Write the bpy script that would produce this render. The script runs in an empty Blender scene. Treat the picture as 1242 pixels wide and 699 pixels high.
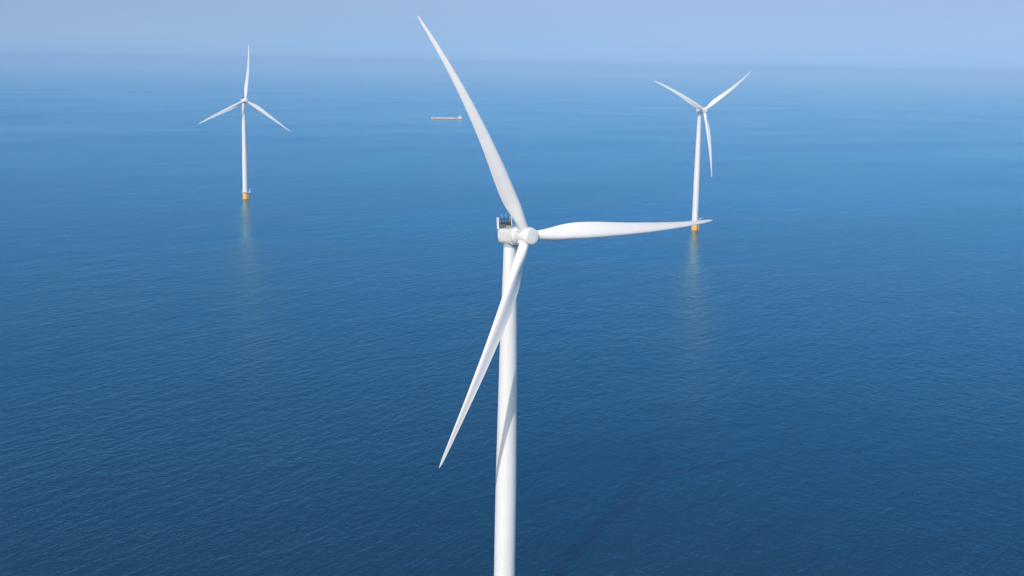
import bpy, bmesh, math, random
from mathutils import Matrix, Vector

random.seed(7)
scene = bpy.context.scene
C = scene.collection
PI = math.pi

# ------------------------------------------------------------------ measured layout
IMG_W = 1242.0
FOCAL = 1503.98          # px for a 1242 px wide frame
PITCH = 0.1793774          # looking down
ROLL = 0.0179078
CAM_H = 186.88
HUB_H = 134.85
OVERHANG = 8.47
ROTOR_R = 75.0
TILT = math.radians(5)
TIP_AXIAL = 3.98           # tip offset up-wind
FLAP = 13.0                 # bending under load
SUN_AZ = 20.5              # shadows run this far clockwise of +Y
SUN_EL = 36.0
EARTH = 6371000.0
TURBINES = [               # x, y, yaw, rotor phase, size
    (-0.80, 383.26, 0.6192, -0.5327, 1.0),
    (-364.05, 1677.0, 0.5434, 0.0889, 0.98),
    (211.13, 1433.0, 0.4655, -1.1404, 1.025),
]


def sea_z(x, y):
    return -(x * x + y * y) / (2 * EARTH)


# ------------------------------------------------------------------ node helpers
def new_mat(name):
    m = bpy.data.materials.new(name)
    m.use_nodes = True
    nt = m.node_tree
    b = nt.nodes['Principled BSDF']
    return m, nt, b


def node(nt, kind, **kw):
    n = nt.nodes.new(kind)
    for k, v in kw.items():
        if k in n.inputs:
            n.inputs[k].default_value = v
        else:
            setattr(n, k, v)
    return n


def painted(name, col, dirt, rough=0.38, streak=(0.5, 0.5, 0.05), amount=0.5, rust=None):
    """Painted steel / gelcoat: base colour with rain streaks and blotches."""
    m, nt, b = new_mat(name)
    L = nt.links.new
    tc = node(nt, 'ShaderNodeTexCoord')
    mp = node(nt, 'ShaderNodeMapping', Scale=streak)
    L(tc.outputs['Object'], mp.inputs['Vector'])
    n1 = node(nt, 'ShaderNodeTexNoise', Scale=1.0, Detail=6.0, Roughness=0.6)
    L(mp.outputs[0], n1.inputs['Vector'])
    n2 = node(nt, 'ShaderNodeTexNoise', Scale=0.22, Detail=5.0, Roughness=0.6)
    L(tc.outputs['Object'], n2.inputs['Vector'])
    mul = node(nt, 'ShaderNodeMath', operation='MULTIPLY')
    L(n1.outputs['Fac'], mul.inputs[0]); L(n2.outputs['Fac'], mul.inputs[1])
    rg = node(nt, 'ShaderNodeMapRange')
    rg.inputs['From Min'].default_value = 0.20
    rg.inputs['From Max'].default_value = 0.42
    rg.inputs['To Max'].default_value = amount
    L(mul.outputs[0], rg.inputs['Value'])
    mx = node(nt, 'ShaderNodeMix', data_type='RGBA')
    mx.inputs['A'].default_value = (*col, 1)
    mx.inputs['B'].default_value = (*dirt, 1)
    L(rg.outputs[0], mx.inputs['Factor'])
    out = mx.outputs['Result']
    if rust:
        n3 = node(nt, 'ShaderNodeTexNoise', Scale=0.9, Detail=8.0, Roughness=0.7)
        L(tc.outputs['Object'], n3.inputs['Vector'])
        r3 = node(nt, 'ShaderNodeMapRange')
        r3.inputs['From Min'].default_value = 0.58
        r3.inputs['From Max'].default_value = 0.70
        L(n3.outputs['Fac'], r3.inputs['Value'])
        m3 = node(nt, 'ShaderNodeMix', data_type='RGBA')
        m3.inputs['B'].default_value = (*rust, 1)
        L(r3.outputs[0], m3.inputs['Factor'])
        L(out, m3.inputs['A'])
        out = m3.outputs['Result']
    L(out, b.inputs['Base Color'])
    rr = node(nt, 'ShaderNodeMapRange')
    rr.inputs['To Min'].default_value = rough - 0.06
    rr.inputs['To Max'].default_value = rough + 0.12
    L(n1.outputs['Fac'], rr.inputs['Value'])
    L(rr.outputs[0], b.inputs['Roughness'])
    return m


M = {
    'blade': painted('blade_gelcoat', (0.90, 0.89, 0.88), (0.79, 0.78, 0.76), 0.33, (0.6, 0.6, 0.06), 0.35),
    'tower': painted('tower_paint', (0.79, 0.79, 0.78), (0.68, 0.67, 0.65), 0.36, (0.9, 0.9, 0.03), 0.35),
    'nacelle': painted('nacelle_paint', (0.80, 0.79, 0.77), (0.62, 0.60, 0.56), 0.40, (0.7, 0.7, 0.25), 0.45),
    'dark': painted('dark_metal', (0.07, 0.068, 0.068), (0.11, 0.10, 0.09), 0.5, (1, 1, 1), 0.6),
    'grey': painted('galvanised_steel', (0.42, 0.43, 0.44), (0.30, 0.30, 0.30), 0.45, (1, 1, 1), 0.6),
    'yellow': painted('yellow_marine_paint', (0.98, 0.50, 0.04), (0.75, 0.42, 0.06), 0.42, (0.6, 0.6, 0.12), 0.6),
    'white': painted('white_paint', (0.80, 0.80, 0.79), (0.62, 0.60, 0.57), 0.42, (0.5, 0.5, 0.2), 0.5),
    'hull': painted('red_brown_hull_paint', (0.74, 0.52, 0.42), (0.62, 0.40, 0.31), 0.5, (0.15, 0.15, 0.5), 0.6,
                    rust=(0.42, 0.24, 0.16)),
    'boot': painted('dark_waterline_paint', (0.05, 0.045, 0.05), (0.10, 0.07, 0.06), 0.5, (0.2, 0.2, 0.5), 0.6),
    'hatch': painted('pale_hatch_paint', (0.84, 0.77, 0.70), (0.70, 0.60, 0.53), 0.5, (0.3, 0.3, 0.3), 0.6,
                     rust=(0.36, 0.22, 0.16)),
    'glass': painted('dark_window_glass', (0.02, 0.025, 0.03), (0.03, 0.03, 0.03), 0.15, (1, 1, 1), 0.2),
}


# ------------------------------------------------------------------ mesh helpers
def mesh_obj(name, bm, mat, parent=None, smooth=40):
    me = bpy.data.meshes.new(name)
    bmesh.ops.recalc_face_normals(bm, faces=bm.faces)
    bm.to_mesh(me)
    bm.free()
    me.materials.append(mat)
    if smooth:
        me.polygons.foreach_set('use_smooth', [True] * len(me.polygons))
        me.set_sharp_from_angle(angle=math.radians(smooth))
    o = bpy.data.objects.new(name, me)
    C.objects.link(o)
    o.parent = parent
    return o


def loft(bm, rings, cap=True):
    """rings: lists of equal length of points -> closed tube"""
    vs = [[bm.verts.new(p) for p in r] for r in rings]
    n = len(vs[0])
    for a, b in zip(vs, vs[1:]):
        for i in range(n):
            j = (i + 1) % n
            bm.faces.new((a[i], a[j], b[j], b[i]))
    if cap:
        bm.faces.new(vs[0][::-1])
        bm.faces.new(vs[-1])


def lathe(bm, prof, n=48, mtx=None, cap=True):
    """prof: (z, radius) pairs round Z"""
    rings = []
    for z, r in prof:
        ring = []
        for i in range(n):
            a = 2 * PI * i / n
            p = Vector((r * math.cos(a), r * math.sin(a), z))
            ring.append(mtx @ p if mtx else p)
        rings.append(ring)
    loft(bm, rings, cap)


def box(bm, c, s, bevel=0.0, mtx=None):
    t = bmesh.new()
    bmesh.ops.create_cube(t, size=1.0)
    for v in t.verts:
        v.co = Vector((v.co.x * s[0], v.co.y * s[1], v.co.z * s[2])) + Vector(c)
    if bevel:
        bmesh.ops.bevel(t, geom=list(t.edges), offset=bevel, segments=2, affect='EDGES')
    if mtx:
        bmesh.ops.transform(t, matrix=mtx, verts=t.verts)
    tmp = bpy.data.meshes.new('tmp')
    t.to_mesh(tmp); t.free()
    bm.from_mesh(tmp)
    bpy.data.meshes.remove(tmp)


def bar(bm, a, b, r, n=8, r2=None):
    a, b = Vector(a), Vector(b)
    d = b - a
    q = d.to_track_quat('Z', 'Y').to_matrix().to_4x4()
    lathe(bm, [(0, r), (d.length, r if r2 is None else r2)], n, Matrix.Translation(a) @ q)


def ring_bar(bm, z, rad, r, n=48, a0=0.0, a1=2 * PI):
    pts = [(rad * math.cos(a0 + (a1 - a0) * i / n), rad * math.sin(a0 + (a1 - a0) * i / n), z) for i in range(n + 1)]
    for p, q in zip(pts, pts[1:]):
        bar(bm, p, q, r, 6)


def lerp_table(t, x):
    for (x0, y0), (x1, y1) in zip(t, t[1:]):
        if x <= x1:
            k = (x - x0) / (x1 - x0)
            return y0 + (y1 - y0) * k
    return t[-1][1]


def smooth_table(t, x, w=0.02):
    return sum(lerp_table(t, min(max(x + k * w, t[0][0]), t[-1][0])) for k in (-1.5, -1, -.5, 0, .5, 1, 1.5)) / 7


# ------------------------------------------------------------------ turbine parts
CHORD = [(0.0, 3.05), (0.05, 3.05), (0.09, 3.6), (0.14, 4.6), (0.19, 5.05), (0.24, 5.25), (0.31, 5.1), (0.37, 4.7), (0.44, 4.2),
         (0.53, 3.65), (0.62, 3.1), (0.71, 2.5), (0.81, 1.88), (0.90, 1.35), (0.96, 0.95), (0.985, 0.6), (1.0, 0.12)]
THICK = [(0.0, 1.0), (0.05, 1.0), (0.09, 0.85), (0.14, 0.56), (0.19, 0.42), (0.25, 0.36), (0.35, 0.31), (0.5, 0.26),
         (0.7, 0.21), (1.0, 0.17)]
TWIST = [(0.0, 18.0), (0.1, 16.0), (0.2, 9.0), (0.3, 3.0), (0.4, -0.5), (0.6, -3.0), (1.0, -4.0)]
PITCHAX = [(0.0, 0.5), (0.05, 0.5), (0.10, 0.42), (0.20, 0.29), (0.35, 0.29), (0.7, 0.33), (1.0, 0.40)]
BLADE_PITCH = 0.0


def airfoil(n=20):
    """closed loop of (s, y): s 0 leading edge .. 1 trailing edge, y per unit thickness (+-0.5)"""
    up, lo = [], []
    for i in range(n + 1):
        s = 0.5 * (1 - math.cos(PI * i / n))
        y = 5 * (0.2969 * math.sqrt(s) - 0.1260 * s - 0.3516 * s * s + 0.2843 * s ** 3 - 0.1015 * s ** 4)
        up.append((s, y * 1.0))
        lo.append((s, -y))
    return up[::-1] + lo[1:-1]


def make_blade():
    bm = bmesh.new()
    af = airfoil()
    N = len(af)
    rings = []
    stations = [0.028 + (1 - 0.028) * i / 110 for i in range(111)] + []
    for t in stations:
        r = t * ROTOR_R
        c = smooth_table(CHORD, t, 0.018 if t < 0.95 else 0.004)
        th = smooth_table(THICK, t, 0.02) * c
        tw = math.radians(smooth_table(TWIST, t, 0.03) + BLADE_PITCH)
        pa = smooth_table(PITCHAX, t, 0.02)
        k = min(max((t - 0.05) / 0.13, 0), 1)
        k = k * k * (3 - 2 * k)                     # circle -> airfoil
        off = t * (TIP_AXIAL + FLAP) - FLAP * t * t
        ring = []
        for i, (s, y) in enumerate(af):
            a = 2 * PI * i / N
            cs, cy = 0.5 + 0.5 * math.cos(a), 0.5 * math.sin(a)
            s2, y2 = cs + (s - cs) * k, cy + (y - cy) * k
            camber = 0.34 * k * s2 * s2 * (1 - s2) * c
            X = (pa - s2) * c
            Y = y2 * th + camber
            ring.append((X * math.cos(tw) + Y * math.sin(tw), -X * math.sin(tw) + Y * math.cos(tw) - off, r))
        sw = 2.4 * (t - t ** 3) * min(1, t / 0.12)       # aft-swept tip
        ring = [(p[0] + sw, p[1], p[2]) for p in ring]
        rings.append(ring)
    loft(bm, rings)
    return mesh_obj('blade', bm, M['blade'], smooth=60)


def make_hub():
    """local Z = up-wind rotor axis, origin where the blade axes meet"""
    bm = bmesh.new()
    lathe(bm, [(-3.0, 2.5), (-2.6, 2.68), (-1.2, 2.85), (0, 2.9), (1.2, 2.86), (2.1, 2.72), (2.8, 2.52), (3.1, 2.36)], 56)
    hub = mesh_obj('hub', bm, M['nacelle'])
    bm = bmesh.new()
    lathe(bm, [(3.103, 2.26), (3.23, 2.18), (3.29, 1.95), (3.32, 0.9), (3.33, 0.05)], 56)
    nose = mesh_obj('nose_cap', bm, M['white'], hub)
    for k in range(3):
        a = k * 2 * PI / 3
        bm = bmesh.new()
        m = Matrix.Rotation(a, 4, 'Z') @ Matrix.Rotation(-PI / 2, 4, 'X')
        lathe(bm, [(1.2, 1.82), (2.98, 1.82), (3.15, 1.76), (3.2, 1.64)], 40, m)
        mesh_obj('blade_collar', bm, M['nacelle'], hub)
    return hub


def make_nacelle():
    """local X = up-wind, Z up, origin on the rotor axis above the tower centre"""
    bm = bmesh.new()
    # rounded super-ellipse sections along X
    secs = [(-3.7, 1.9, 2.0, 0.15), (-3.6, 2.25, 2.3, 0.08), (-3.2, 2.5, 2.5, 0.0), (-2.4, 2.55, 2.6, 0.0), (0.0, 2.6, 2.65, 0.0),
            (2.6, 2.7, 2.7, 0), (3.4, 2.75, 2.75, 0)]
    rings = []
    for x, hw, hh, dz in secs:
        ring = []
        for i in range(56):
            a = 2 * PI * i / 56
            ca, sa = math.cos(a), math.sin(a)
            e = 0.42 if sa > 0 else 0.62
            ring.append((x, hw * math.copysign(abs(ca) ** e, ca), hh * math.copysign(abs(sa) ** e, sa) * (0.84 if sa > 0 else 1.06) + dz))
        rings.append(ring)
    loft(bm, rings)
    nac = mesh_obj('nacelle', bm, M['nacelle'], smooth=35)
    # generator drum just behind the hub
    bm = bmesh.new()
    m = Matrix.Rotation(PI / 2, 4, 'Y')
    lathe(bm, [(3.38, 2.7), (3.5, 2.86), (3.8, 2.92), (5.4, 2.92), (5.8, 2.8), (6.1, 2.6), (6.45, 2.3)], 56, m)
    mesh_obj('generator', bm, M['nacelle'], nac)
    bm = bmesh.new()
    lathe(bm, [(-3.55, 2.15), (-2.5, 2.15)], 48)
    mesh_obj('yaw_ring', bm, M['grey'], nac)
    top = 2.2
    # cooler across the rear roof: white side screens, dark radiators, open frame above
    for s in (-1, 1):
        bm = bmesh.new()
        box(bm, (-2.9, s * 2.47, top + 1.55), (1.15, 0.16, 3.7), 0.04)
        mesh_obj('side_screen', bm, M['white'], nac, smooth=30)
    for y in (-1.22, 1.22):
        bm = bmesh.new()
        box(bm, (-2.9, y, top + 0.95), (0.5, 1.95, 1.6), 0.04)
        for i in range(9):
            box(bm, (-2.62, y - 0.78 + i * 0.195, top + 0.95), (0.08, 0.05, 1.25))
        mesh_obj('radiator', bm, M['dark'], nac, smooth=30)
    bm = bmesh.new()
    for z in (top + 0.15, top + 1.78, top + 2.45, top + 3.1):
        box(bm, (-2.9, 0, z), (0.2, 4.76, 0.16))
    for y in (-2.3, -0.05, 2.3):
        box(bm, (-2.75, y, top + 1.6), (0.2, 0.2, 3.1))
    for y in (-1.2, 1.15):
        box(bm, (-2.77, y, top + 2.45), (0.14, 0.14, 1.4))
    mesh_obj('cooler_frame', bm, M['dark'], nac, smooth=30)
    # roof railing and hatch
    bm = bmesh.new()
    xs = [-2.2, -1.1, 0.0, 1.1, 2.2, 3.1]
    for s in (-1, 1):
        for x in xs:
            bar(bm, (x, s * 2.1, top - 0.15), (x, s * 2.1, top + 1.1), 0.045, 6)
        for z in (top + 0.55, top + 1.1):
            bar(bm, (xs[0], s * 2.1, z), (xs[-1], s * 2.1, z), 0.04, 6)
    for z in (top + 0.55, top + 1.1):
        bar(bm, (xs[-1], -2.1, z), (xs[-1], 2.1, z), 0.04, 6)
    mesh_obj('roof_railing', bm, M['grey'], nac, smooth=0)
    bm = bmesh.new()
    box(bm, (-0.6, 0.2, top + 0.3), (1.6, 1.5, 0.7), 0.05)
    mesh_obj('roof_hatch', bm, M['grey'], nac, smooth=30)
    for y in (-0.9, 0.7):
        bm = bmesh.new()
        bar(bm, (-2.9, y, top + 3.1), (-2.9, y, top + 4.0), 0.08, 6)
        bar(bm, (-3.15, y, top + 4.0), (-2.65, y, top + 4.0), 0.04, 6)
        lathe(bm, [(0, 0.05), (0.08, 0.16), (0.24, 0.16), (0.3, 0.06)], 10, Matrix.Translation((-3.1, y, top + 4.0)))
        mesh_obj('wind_sensor', bm, M['grey'], nac, smooth=30)
    bm = bmesh.new()
    lathe(bm, [(0, 0.16), (0.3, 0.16), (0.36, 0.1)], 14, Matrix.Translation((-1.9, -1.7, top)))
    mesh_obj('beacon', bm, M['dark'], nac, smooth=30)
    return nac


DECK = 8.8


def make_tower():
    bm = bmesh.new()
    z0, z1 = DECK + 0.25, HUB_H - 3.5
    prof = []
    cuts = [0.0, 0.24, 0.5, 0.76, 1.0]
    rad = lambda k: smooth_table([(0, 3.5), (0.36, 3.4), (0.72, 2.8), (1.0, 2.02)], k, 0.04)
    for a, b in zip(cuts, cuts[1:]):
        n = 8
        for i in range(n):
            k = a + (b - a) * i / n
            prof.append((z0 + (z1 - z0) * k, rad(k)))
        if b < 1:                                   # bolted flange between sections: a shallow groove
            z = z0 + (z1 - z0) * b
            prof += [(z - 0.13, rad(b)), (z - 0.12, rad(b) - 0.025), (z + 0.12, rad(b) - 0.025), (z + 0.13, rad(b) - 0.001)]
    prof = sorted(set(prof))
    prof.append((z1, rad(1)))
    lathe(bm, prof, 72)
    t = mesh_obj('tower', bm, M['tower'], smooth=30)
    bm = bmesh.new()
    a = math.radians(-60)
    m = Matrix.Rotation(a, 4, 'Z') @ Matrix.Translation((3.45, 0, DECK + 1.75))
    box(bm, (0, 0, 0), (0.28, 1.2, 2.4), 0.05, m)
    d = mesh_obj('door', bm, M['grey'], t, smooth=30)
    bm = bmesh.new()
    bar(bm, m @ Vector((0.22, 0.4, -0.1)), m @ Vector((0.22, 0.4, 0.25)), 0.03, 6)
    return t


def make_base():
    """transition piece, platform, railing, crane, ladder: local origin at the water line"""
    bm = bmesh.new()
    lathe(bm, [(-6, 3.7), (DECK - 2.0, 3.7), (DECK - 1.99, 3.85), (DECK - 1.4, 3.85), (DECK - 1.39, 3.7), (DECK - 0.13, 3.7)], 64)
    tp = mesh_obj('transition_piece', bm, M['yellow'], smooth=30)
    bm = bmesh.new()
    lathe(bm, [(DECK - 0.12, 5.5), (DECK + 0.1, 5.5)], 48)
    box(bm, (6.1, 0, DECK - 0.01), (4.4, 4.6, 0.2))
    for k in range(8):
        a = 2 * PI * k / 8
        bar(bm, (3.75 * math.cos(a), 3.75 * math.sin(a), DECK - 1.6), (5.0 * math.cos(a), 5.0 * math.sin(a), DECK - 0.15), 0.13, 8)
    plat = mesh_obj('platform', bm, M['white'], smooth=30)
    bm = bmesh.new()
    for z in (DECK + 0.6, DECK + 1.15):
        ring_bar(bm, z, 5.2, 0.05, 32, 0.5, 2 * PI - 0.5)
        bar(bm, (4.2, 2.2, z), (8.2, 2.2, z), 0.05, 6)
        bar(bm, (4.2, -2.2, z), (8.2, -2.2, z), 0.05, 6)
        bar(bm, (8.2, -2.2, z), (8.2, 2.2, z), 0.05, 6)
    for k in range(17):
        a = 0.5 + (2 * PI - 1.0) * k / 16
        bar(bm, (5.2 * math.cos(a), 5.2 * math.sin(a), DECK + 0.1), (5.2 * math.cos(a), 5.2 * math.sin(a), DECK + 1.15), 0.05, 6)
    for x in (5.5, 6.8, 8.2):
        for s in (-2.2, 2.2):
            bar(bm, (x, s, DECK + 0.1), (x, s, DECK + 1.15), 0.05, 6)
    rail = mesh_obj('railing', bm, M['white'], plat, smooth=0)
    bm = bmesh.new()
    lathe(bm, [(DECK + 0.1, 0.42), (DECK + 0.3, 0.3), (DECK + 3.4, 0.27), (DECK + 3.6, 0.34), (DECK + 3.9, 0.34)], 16,
          Matrix.Translation((5.6, 1.2, 0)))
    bar(bm, (5.6, 1.2, DECK + 3.5), (9.4, 1.4, DECK + 5.0), 0.24, 10, 0.13)
    bar(bm, (5.75, 1.2, DECK + 2.0), (7.4, 1.3, DECK + 4.0), 0.11, 8)
    bar(bm, (9.3, 1.4, DECK + 4.9), (9.3, 1.4, DECK + 3.4), 0.04, 6)
    crane = mesh_obj('davit_crane', bm, M['white'], smooth=30)
    bm = bmesh.new()
    for k in (-0.9, 0.9):
        x, y = 4.6, k
        bar(bm, (x, y, -3), (x, y, DECK - 1.2), 0.22, 10)
        for z in (1.0, 5.0, 8.5):
            bar(bm, (3.55, y * 0.9, z), (x, y, z), 0.14, 8)
    for k in (-0.3, 0.3):
        bar(bm, (4.35, k, -2), (4.35, k, DECK - 0.1), 0.06, 6)
    z = -1.5
    while z < DECK - 0.3:
        bar(bm, (4.35, -0.3, z), (4.35, 0.3, z), 0.03, 6)
        z += 0.35
    lad = mesh_obj('boat_landing', bm, M['yellow'], smooth=30)
    return tp, plat, crane, lad


def set_parent(o, root, mtx):
    o.parent = root
    o.matrix_local = mtx


def copy_tree(o, parent=None):
    c = o.copy()
    C.objects.link(c)
    if parent is not None:
        c.parent = parent
        c.matrix_parent_inverse.identity()
    for ch in list(o.children):
        d = ch.copy()
        C.objects.link(d)
        d.parent = c
    return c


proto = None
LABELS = [
    'nearest and largest white wind turbine, in the middle, one blade crossing its own tower',
    'small white wind turbine with one blade straight up, yellow foot with crane in the sea',
    'white wind turbine with two blades raised in a V, yellow foot behind a blade tip',
]
for i, (x, y, yaw, ph, size) in enumerate(TURBINES):
    root = bpy.data.objects.new('wind_turbine', None)
    C.objects.link(root)
    root.location = (x, y, sea_z(x, y))
    root.scale = (size, size, size)
    root.empty_display_size = 10
    root['label'] = LABELS[i]
    root['category'] = 'wind turbine'
    root['group'] = 'offshore wind turbines standing in the sea'
    if proto is None:
        tower = make_tower(); nac = make_nacelle(); hub = make_hub(); blade = make_blade()
        base = make_base()
        proto = dict(tower=tower, nac=nac, hub=hub, blades=[blade], base=base)
        parts = dict(tower=tower, nac=nac, hub=hub,
                     blades=[blade, copy_tree(blade), copy_tree(blade)], base=list(base))
    else:
        parts = dict(tower=copy_tree(proto['tower']), nac=copy_tree(proto['nac']), hub=copy_tree(proto['hub']),
                     blades=[copy_tree(proto['blades'][0]) for _ in range(3)], base=[copy_tree(b) for b in proto['base']])
    a = Vector((math.sin(yaw), -math.cos(yaw), 0))
    side = Vector((math.cos(yaw), math.sin(yaw), 0))
    ax = a * math.cos(TILT) + Vector((0, 0, math.sin(TILT)))
    up = ax.cross(side)
    if up.z < 0:
        up = -up
    hubp = Vector((0, 0, HUB_H)) + a * OVERHANG
    set_parent(parts['tower'], root, Matrix.Rotation(0.4 * i, 4, 'Z'))
    nx, ny = ax, Vector((0, 0, 1)).cross(ax).normalized()
    nz = nx.cross(ny)
    R = Matrix((nx, ny, nz)).transposed().to_4x4()
    set_parent(parts['nac'], root, Matrix.Translation(hubp - ax * (OVERHANG + 0.15)) @ R)

    def rotor_frame(p):
        rad = up * math.cos(p) + side * math.sin(p)
        tan = -up * math.sin(p) + side * math.cos(p)
        return rad, tan
    rad, tan = rotor_frame(ph)
    # hub: Z = ax, collars leave along local Y
    set_parent(parts['hub'], root,
               Matrix.Translation(hubp) @ Matrix((rad.cross(ax), rad, ax)).transposed().to_4x4())
    for k, b in enumerate(parts['blades']):
        rad, tan = rotor_frame(ph + k * 2 * PI / 3)
        Bm = Matrix((tan, rad.cross(tan), rad)).transposed().to_4x4()
        set_parent(b, root, Matrix.Translation(hubp) @ Bm)
    for b in parts['base']:
        set_parent(b, root, Matrix.Rotation(math.radians(-12 if i == 1 else 10), 4, 'Z'))


# ------------------------------------------------------------------ ship
def make_ship(x, y, rz):
    root = bpy.data.objects.new('cargo_ship', None)
    C.objects.link(root)
    root.location = (x, y, sea_z(x, y))
    root.rotation_euler = (0, 0, rz)
    root['label'] = 'long low red-brown ship with white deckhouse at its stern, far out on the sea'
    root['category'] = 'ship'
    Lh, B = 52.0, 8.2                                # half length, half beam; bow at -X

    def halfbeam(t):                                 # t -1 bow .. 1 stern
        if t < -0.62:
            k = (t + 1) / 0.38
            return B * math.sqrt(max(0.0, 1 - (1 - k) ** 2)) + 0.12
        if t > 0.85:
            return B * (1 - 0.25 * ((t - 0.85) / 0.15) ** 2)
        return B

    def sheer(t):
        return 3.3 + (1.8 * ((-t - 0.72) / 0.28) ** 1.2 if t < -0.72 else 0) + (0.9 if t > 0.74 else 0)

    def hull_mesh(za, zb):
        bm = bmesh.new()
        rings = []
        ts = [-1 + 2 * i / 80 for i in range(81)]
        for t in ts:
            hb = halfbeam(t)
            z1 = sheer(t) if zb is None else zb
            rake = -2.2 if t < -0.97 else 0
            r = []
            for zz, w, dx in ((za, 0.9, 0.0), (za + (z1 - za) * 0.5, 0.97, 0.4), (z1, 1.0, 1.0)):
                r.append((t * Lh + rake * dx, -hb * w, zz))
            r += [(p[0], -p[1], p[2]) for p in r[::-1]]
            rings.append(r)
        loft(bm, rings)
        return bm
    hull = mesh_obj('hull', hull_mesh(0.9, None), M['hull'], root, smooth=35)
    mesh_obj('waterline_band', hull_mesh(-3, 0.897), M['boot'], hull, smooth=35)
    bm = bmesh.new()
    for k in range(5):
        box(bm, (-30.5 + k * 13.3, 0, 4.3), (12.4, 12.6, 2.0), 0.12)
        for q in (-1, 1):
            box(bm, (-30.5 + k * 13.3 + q * 3, 0, 5.32), (0.3, 12.4, 0.12))
    mesh_obj('hatch_cover', bm, M['hatch'], root, smooth=30)
    bm = bmesh.new()
    box(bm, (43.0, 0, 6.1), (13.5, 13.6, 4.0), 0.15)
    box(bm, (43.2, 0, 8.9), (10.5, 12.2, 1.7), 0.15)
    box(bm, (42.2, 0, 10.8), (7.0, 14.5, 2.2), 0.15)
    house = mesh_obj('deckhouse', bm, M['white'], root, smooth=30)
    bm = bmesh.new()
    box(bm, (38.66, 0, 11.1), (0.1, 13.4, 0.9))
    for s in (-1, 1):
        box(bm, (42.0, s * 7.28, 11.1), (6.0, 0.08, 0.9))
    mesh_obj('bridge_window', bm, M['glass'], house, smooth=0)
    bm = bmesh.new()
    lathe(bm, [(9.7, 1.5), (13.4, 1.25), (13.5, 0.9)], 20, Matrix.Translation((46.8, 0, 0)))
    mesh_obj('funnel', bm, M['hull'], root, smooth=30)
    bm = bmesh.new()
    bar(bm, (42, 0, 11.8), (42, 0, 17), 0.22, 8, 0.1)
    bar(bm, (42, -2, 15), (42, 2, 15), 0.1, 6)
    mesh_obj('mast', bm, M['white'], root, smooth=30)
    bm = bmesh.new()
    bar(bm, (-45.5, 0, 5.5), (-45.5, 0, 13.5), 0.2, 8, 0.1)
    mesh_obj('foremast', bm, M['white'], root, smooth=30)
    bm = bmesh.new()
    rings = []
    for i in range(13):
        t = -0.985 + 0.15 * i / 12
        hb = halfbeam(t) * 0.97
        z = sheer(t) + 0.01
        rings.append([(t * Lh - (1.2 if t < -0.97 else 0), -hb, z), (t * Lh, -hb, z + 1.1), (t * Lh, hb, z + 1.1), (t * Lh - (1.2 if t < -0.97 else 0), hb, z)])
    loft(bm, rings)
    mesh_obj('forecastle', bm, M['white'], root, smooth=30)


make_ship(-228, 4180, math.radians(1.5))

# ------------------------------------------------------------------ sea
bm = bmesh.new()
radii = [0.0]
r = 40.0
while r < 60000:
    radii.append(r)
    r *= 1.045
N = 160
rings = []
for r in radii[1:]:
    rings.append([bm.verts.new((r * math.cos(2 * PI * i / N), r * math.sin(2 * PI * i / N), -r * r / (2 * EARTH))) for i in range(N)])
c0 = bm.verts.new((0, 0, 0))
for i in range(N):
    bm.faces.new((c0, rings[0][i], rings[0][(i + 1) % N]))
for a, b in zip(rings, rings[1:]):
    for i in range(N):
        j = (i + 1) % N
        bm.faces.new((a[i], b[i], b[j], a[j]))
LOW_Z = -radii[-1] ** 2 / (2 * EARTH)

m, nt, b = new_mat('sea_water')
L = nt.links.new
tc = node(nt, 'ShaderNodeTexCoord')


def wave(angle, stretch, scale, detail, rough, kind='FBM', offset=0.0, dist=0.0):
    mp = node(nt, 'ShaderNodeMapping', Rotation=(0, 0, math.radians(-angle)), Location=(offset, offset * 0.7, 0))
    L(tc.outputs['Object'], mp.inputs['Vector'])
    m2 = node(nt, 'ShaderNodeMapping', Scale=(1.0 / stretch, 1.0, 1.0))
    L(mp.outputs[0], m2.inputs['Vector'])
    n = node(nt, 'ShaderNodeTexNoise', Scale=scale, Detail=detail, Roughness=rough, Distortion=dist)
    n.noise_type = kind
    L(m2.outputs[0], n.inputs['Vector'])
    return n.outputs['Fac']


def math_node(op, a, b_):
    n = node(nt, 'ShaderNodeMath', operation=op)
    for i, v in enumerate((a, b_)):
        if isinstance(v, (int, float)):
            n.inputs[i].default_value = v
        else:
            L(v, n.inputs[i])
    return n.outputs[0]


swell = wave(54, 2.4, 1 / 26.0, 2.0, 0.45)
wind_sea = wave(62, 2.6, 1 / 5.5, 3.0, 0.55, offset=40, dist=0.4)
cross_sea = wave(-42, 2.2, 1 / 5.0, 3.0, 0.55, offset=900, dist=0.4)
chop = wave(55, 1.6, 1 / 1.5, 4.0, 0.6, offset=170, dist=0.3)
patch = wave(35, 1.8, 1 / 260.0, 4.0, 0.55, offset=700)       # gusts: rougher and smoother water
pr = node(nt, 'ShaderNodeMapRange')
pr.inputs['From Min'].default_value = 0.38
pr.inputs['From Max'].default_value = 0.62
pr.inputs['To Min'].default_value = 0.42
pr.inputs['To Max'].default_value = 1.5
slick = wave(15, 3.5, 1 / 520.0, 3.0, 0.5, offset=5200, dist=0.8)   # long calm streaks
L(math_node('ADD', math_node('MULTIPLY', patch, 0.6), math_node('MULTIPLY', slick, 0.4)), pr.inputs['Value'])
h = math_node('MULTIPLY', swell, 0.5)
h = math_node('ADD', h, math_node('MULTIPLY', math_node('MULTIPLY', wind_sea, 0.5), pr.outputs[0]))
h = math_node('ADD', h, math_node('MULTIPLY', math_node('MULTIPLY', cross_sea, 0.26), pr.outputs[0]))
h = math_node('ADD', h, math_node('MULTIPLY', math_node('MULTIPLY', chop, 0.24), pr.outputs[0]))
bp = node(nt, 'ShaderNodeBump', Strength=1.0, Distance=1.0)
L(h, bp.inputs['Height'])
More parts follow.
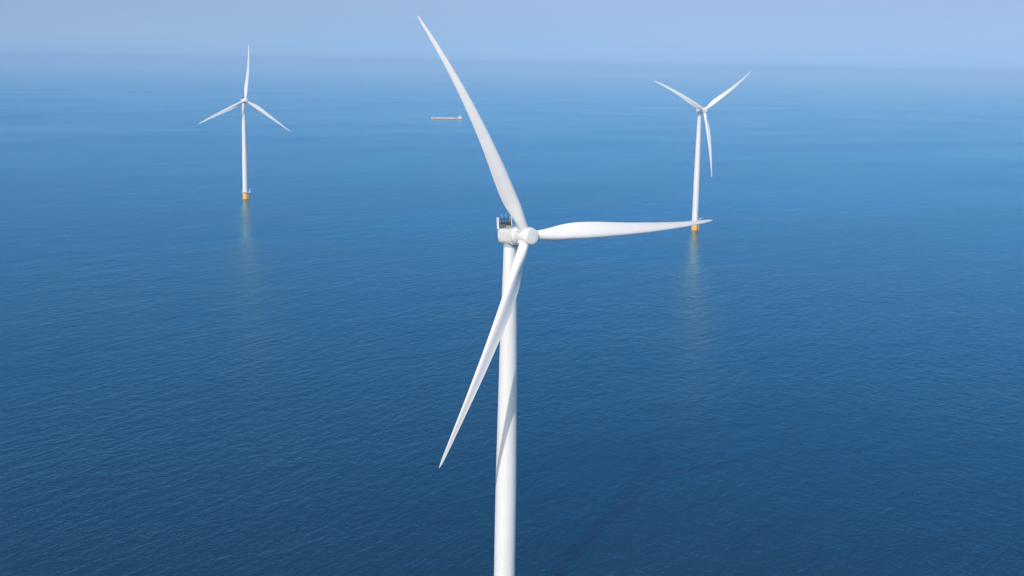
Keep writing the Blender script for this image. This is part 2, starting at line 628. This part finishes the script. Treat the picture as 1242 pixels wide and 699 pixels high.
big = wave(20, 1.5, 1 / 900.0, 4.0, 0.55, offset=3000)
mx = node(nt, 'ShaderNodeMix', data_type='RGBA')
mx.inputs['A'].default_value = (0.0, 0.025, 0.042, 1)
mx.inputs['B'].default_value = (0.0, 0.022, 0.046, 1)
L(big, mx.inputs['Factor'])
# light scattered back out of the deep water (soft-edged shadows) under a mirror of the sky
b.inputs['Specular IOR Level'].default_value = 0.0
b.inputs['Roughness'].default_value = 1.0
L(mx.outputs['Result'], b.inputs['Base Color'])
b.subsurface_method = 'BURLEY'
b.inputs['Subsurface Weight'].default_value = 1.0
b.inputs['Subsurface Radius'].default_value = (1.0, 1.0, 1.0)
b.inputs['Subsurface Scale'].default_value = 4.0
gl = node(nt, 'ShaderNodeBsdfGlossy', Color=(0.60, 0.94, 1.0, 1), Roughness=0.12)
rr = node(nt, 'ShaderNodeMapRange')
rr.inputs['From Min'].default_value = 0.42
rr.inputs['From Max'].default_value = 1.5
rr.inputs['To Min'].default_value = 0.08
rr.inputs['To Max'].default_value = 0.17
L(pr.outputs[0], rr.inputs['Value'])
L(rr.outputs[0], gl.inputs['Roughness'])
L(bp.outputs[0], gl.inputs['Normal'])
fr = node(nt, 'ShaderNodeFresnel', IOR=1.333)
L(bp.outputs[0], fr.inputs['Normal'])
L(bp.outputs[0], b.inputs['Normal'])
ms = node(nt, 'ShaderNodeMixShader')
L(fr.outputs[0], ms.inputs[0])
L(b.outputs[0], ms.inputs[1])
L(gl.outputs[0], ms.inputs[2])
L(ms.outputs[0], nt.nodes['Material Output'].inputs['Surface'])
sea = mesh_obj('sea', bm, m, smooth=0)
sea.data.polygons.foreach_set('use_smooth', [True] * len(sea.data.polygons))
sea['kind'] = 'structure'

# ------------------------------------------------------------------ haze
HAZE = 1 / 9500.0
bm = bmesh.new()
zb, zt = LOW_Z - 1.0, 208.0
box(bm, (0, 0, (zb + zt) / 2), (125000, 125000, zt - zb))
hm = bpy.data.materials.new('haze_air')
hm.use_nodes = True
nt = hm.node_tree
nt.nodes.clear()
out = nt.nodes.new('ShaderNodeOutputMaterial')
pv = nt.nodes.new('ShaderNodeVolumePrincipled')
pv.inputs['Color'].default_value = (0.40, 0.655, 0.935, 1)
pv.inputs['Density'].default_value = HAZE
pv.inputs['Anisotropy'].default_value = -0.2
nt.links.new(pv.outputs[0], out.inputs['Volume'])
hz = mesh_obj('haze', bm, hm, smooth=0)
hz['kind'] = 'stuff'
hz.display_type = 'WIRE'

# ------------------------------------------------------------------ camera
cam_d = bpy.data.cameras.new('camera')
cam = bpy.data.objects.new('camera', cam_d)
C.objects.link(cam)
scene.camera = cam
cam_d.sensor_width = 36.0
cam_d.lens = 36.0 * FOCAL / IMG_W
cam_d.clip_start = 1.0
cam_d.clip_end = 300000.0
fw = Vector((0, math.cos(PITCH), -math.sin(PITCH)))
upv = Vector((0, math.sin(PITCH), math.cos(PITCH)))
rt = Vector((1, 0, 0))
cr, sr = math.cos(ROLL), math.sin(ROLL)
cx = rt * cr + upv * sr
cy = upv * cr - rt * sr
Mx = Matrix((cx, cy, -fw)).transposed().to_4x4()
cam.matrix_world = Matrix.Translation((0, 0, CAM_H)) @ Mx

# ------------------------------------------------------------------ light
world = bpy.data.worlds.new('World')
scene.world = world
world.use_nodes = True
wn = world.node_tree
bg = wn.nodes['Background']
sky = wn.nodes.new('ShaderNodeTexSky')
sky.sky_type = 'NISHITA'
sky.sun_disc = False
sky.sun_elevation = math.radians(SUN_EL)
# the sun stands opposite the shadows; sun_rotation is clockwise from +Y
sky.sun_rotation = math.radians(SUN_AZ + 180)
sky.air_density = 1.0
sky.dust_density = 1.0
sky.ozone_density = 2.0
sky.altitude = 100
# marine haze hides the warm rim of the clear-air model: look a little higher into it near the horizon
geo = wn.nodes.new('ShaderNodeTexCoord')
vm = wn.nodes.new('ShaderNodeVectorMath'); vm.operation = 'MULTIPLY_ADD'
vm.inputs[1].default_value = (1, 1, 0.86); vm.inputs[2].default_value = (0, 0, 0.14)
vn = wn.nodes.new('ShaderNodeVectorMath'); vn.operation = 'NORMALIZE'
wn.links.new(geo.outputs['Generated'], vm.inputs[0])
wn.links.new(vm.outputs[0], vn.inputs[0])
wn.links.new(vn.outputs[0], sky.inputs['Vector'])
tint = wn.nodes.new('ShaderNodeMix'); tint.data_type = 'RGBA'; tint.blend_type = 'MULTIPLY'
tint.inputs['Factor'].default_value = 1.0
# lavender haze low over the sea, deep clear blue higher up
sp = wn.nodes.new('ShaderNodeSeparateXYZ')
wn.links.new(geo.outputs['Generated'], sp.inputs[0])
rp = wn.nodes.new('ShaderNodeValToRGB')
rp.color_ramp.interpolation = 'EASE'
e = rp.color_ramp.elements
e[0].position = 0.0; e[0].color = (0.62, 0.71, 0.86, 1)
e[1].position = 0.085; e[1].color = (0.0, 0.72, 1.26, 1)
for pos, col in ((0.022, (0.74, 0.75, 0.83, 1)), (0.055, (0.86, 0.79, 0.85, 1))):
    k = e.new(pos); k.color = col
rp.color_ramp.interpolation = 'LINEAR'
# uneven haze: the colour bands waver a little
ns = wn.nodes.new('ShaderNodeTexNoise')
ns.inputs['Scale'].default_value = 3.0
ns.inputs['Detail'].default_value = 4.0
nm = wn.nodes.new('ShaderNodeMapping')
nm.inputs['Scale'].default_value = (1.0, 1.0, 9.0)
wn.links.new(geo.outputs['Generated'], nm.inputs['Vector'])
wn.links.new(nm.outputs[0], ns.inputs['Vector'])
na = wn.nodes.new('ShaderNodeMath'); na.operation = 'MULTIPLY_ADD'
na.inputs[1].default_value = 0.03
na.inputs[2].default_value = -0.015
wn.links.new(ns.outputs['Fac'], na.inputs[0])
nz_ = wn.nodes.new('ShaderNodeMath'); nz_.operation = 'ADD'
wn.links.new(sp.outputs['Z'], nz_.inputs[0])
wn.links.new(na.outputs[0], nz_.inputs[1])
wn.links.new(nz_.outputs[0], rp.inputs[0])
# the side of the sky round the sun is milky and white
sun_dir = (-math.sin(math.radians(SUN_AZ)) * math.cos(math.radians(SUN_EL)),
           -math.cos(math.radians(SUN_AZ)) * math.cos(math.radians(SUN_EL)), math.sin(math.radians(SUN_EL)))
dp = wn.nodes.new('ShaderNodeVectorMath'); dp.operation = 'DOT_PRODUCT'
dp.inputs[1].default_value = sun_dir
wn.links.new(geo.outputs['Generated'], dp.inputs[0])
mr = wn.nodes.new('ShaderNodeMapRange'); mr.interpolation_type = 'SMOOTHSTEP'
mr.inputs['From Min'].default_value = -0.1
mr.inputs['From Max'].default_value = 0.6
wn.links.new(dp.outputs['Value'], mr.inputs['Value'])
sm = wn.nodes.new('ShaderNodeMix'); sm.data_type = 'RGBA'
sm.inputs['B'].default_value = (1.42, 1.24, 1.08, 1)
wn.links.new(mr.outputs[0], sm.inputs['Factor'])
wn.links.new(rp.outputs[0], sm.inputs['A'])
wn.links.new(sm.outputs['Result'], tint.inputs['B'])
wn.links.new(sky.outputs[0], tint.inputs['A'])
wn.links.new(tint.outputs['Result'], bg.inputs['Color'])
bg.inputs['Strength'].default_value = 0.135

sd = bpy.data.lights.new('sun', 'SUN')
sd.energy = 3.1
sd.angle = math.radians(0.53)
sd.color = (1.0, 0.90, 0.79)
so = bpy.data.objects.new('sun', sd)
C.objects.link(so)
az, el = math.radians(SUN_AZ), math.radians(SUN_EL)
dirv = Vector((math.sin(az) * math.cos(el), math.cos(az) * math.cos(el), -math.sin(el)))
so.rotation_euler = dirv.to_track_quat('-Z', 'Y').to_euler()
so.location = (0, 0, 500)

scene.view_settings.view_transform = 'Standard'
scene.view_settings.look = 'None'
scene.view_settings.gamma = 1.0
scene.view_settings.use_curve_mapping = False
scene.view_settings.exposure = 0.0
scene.render.engine = 'CYCLES'
scene.cycles.max_bounces = 6
scene.cycles.volume_bounces = 2
scene.cycles.use_denoising = True
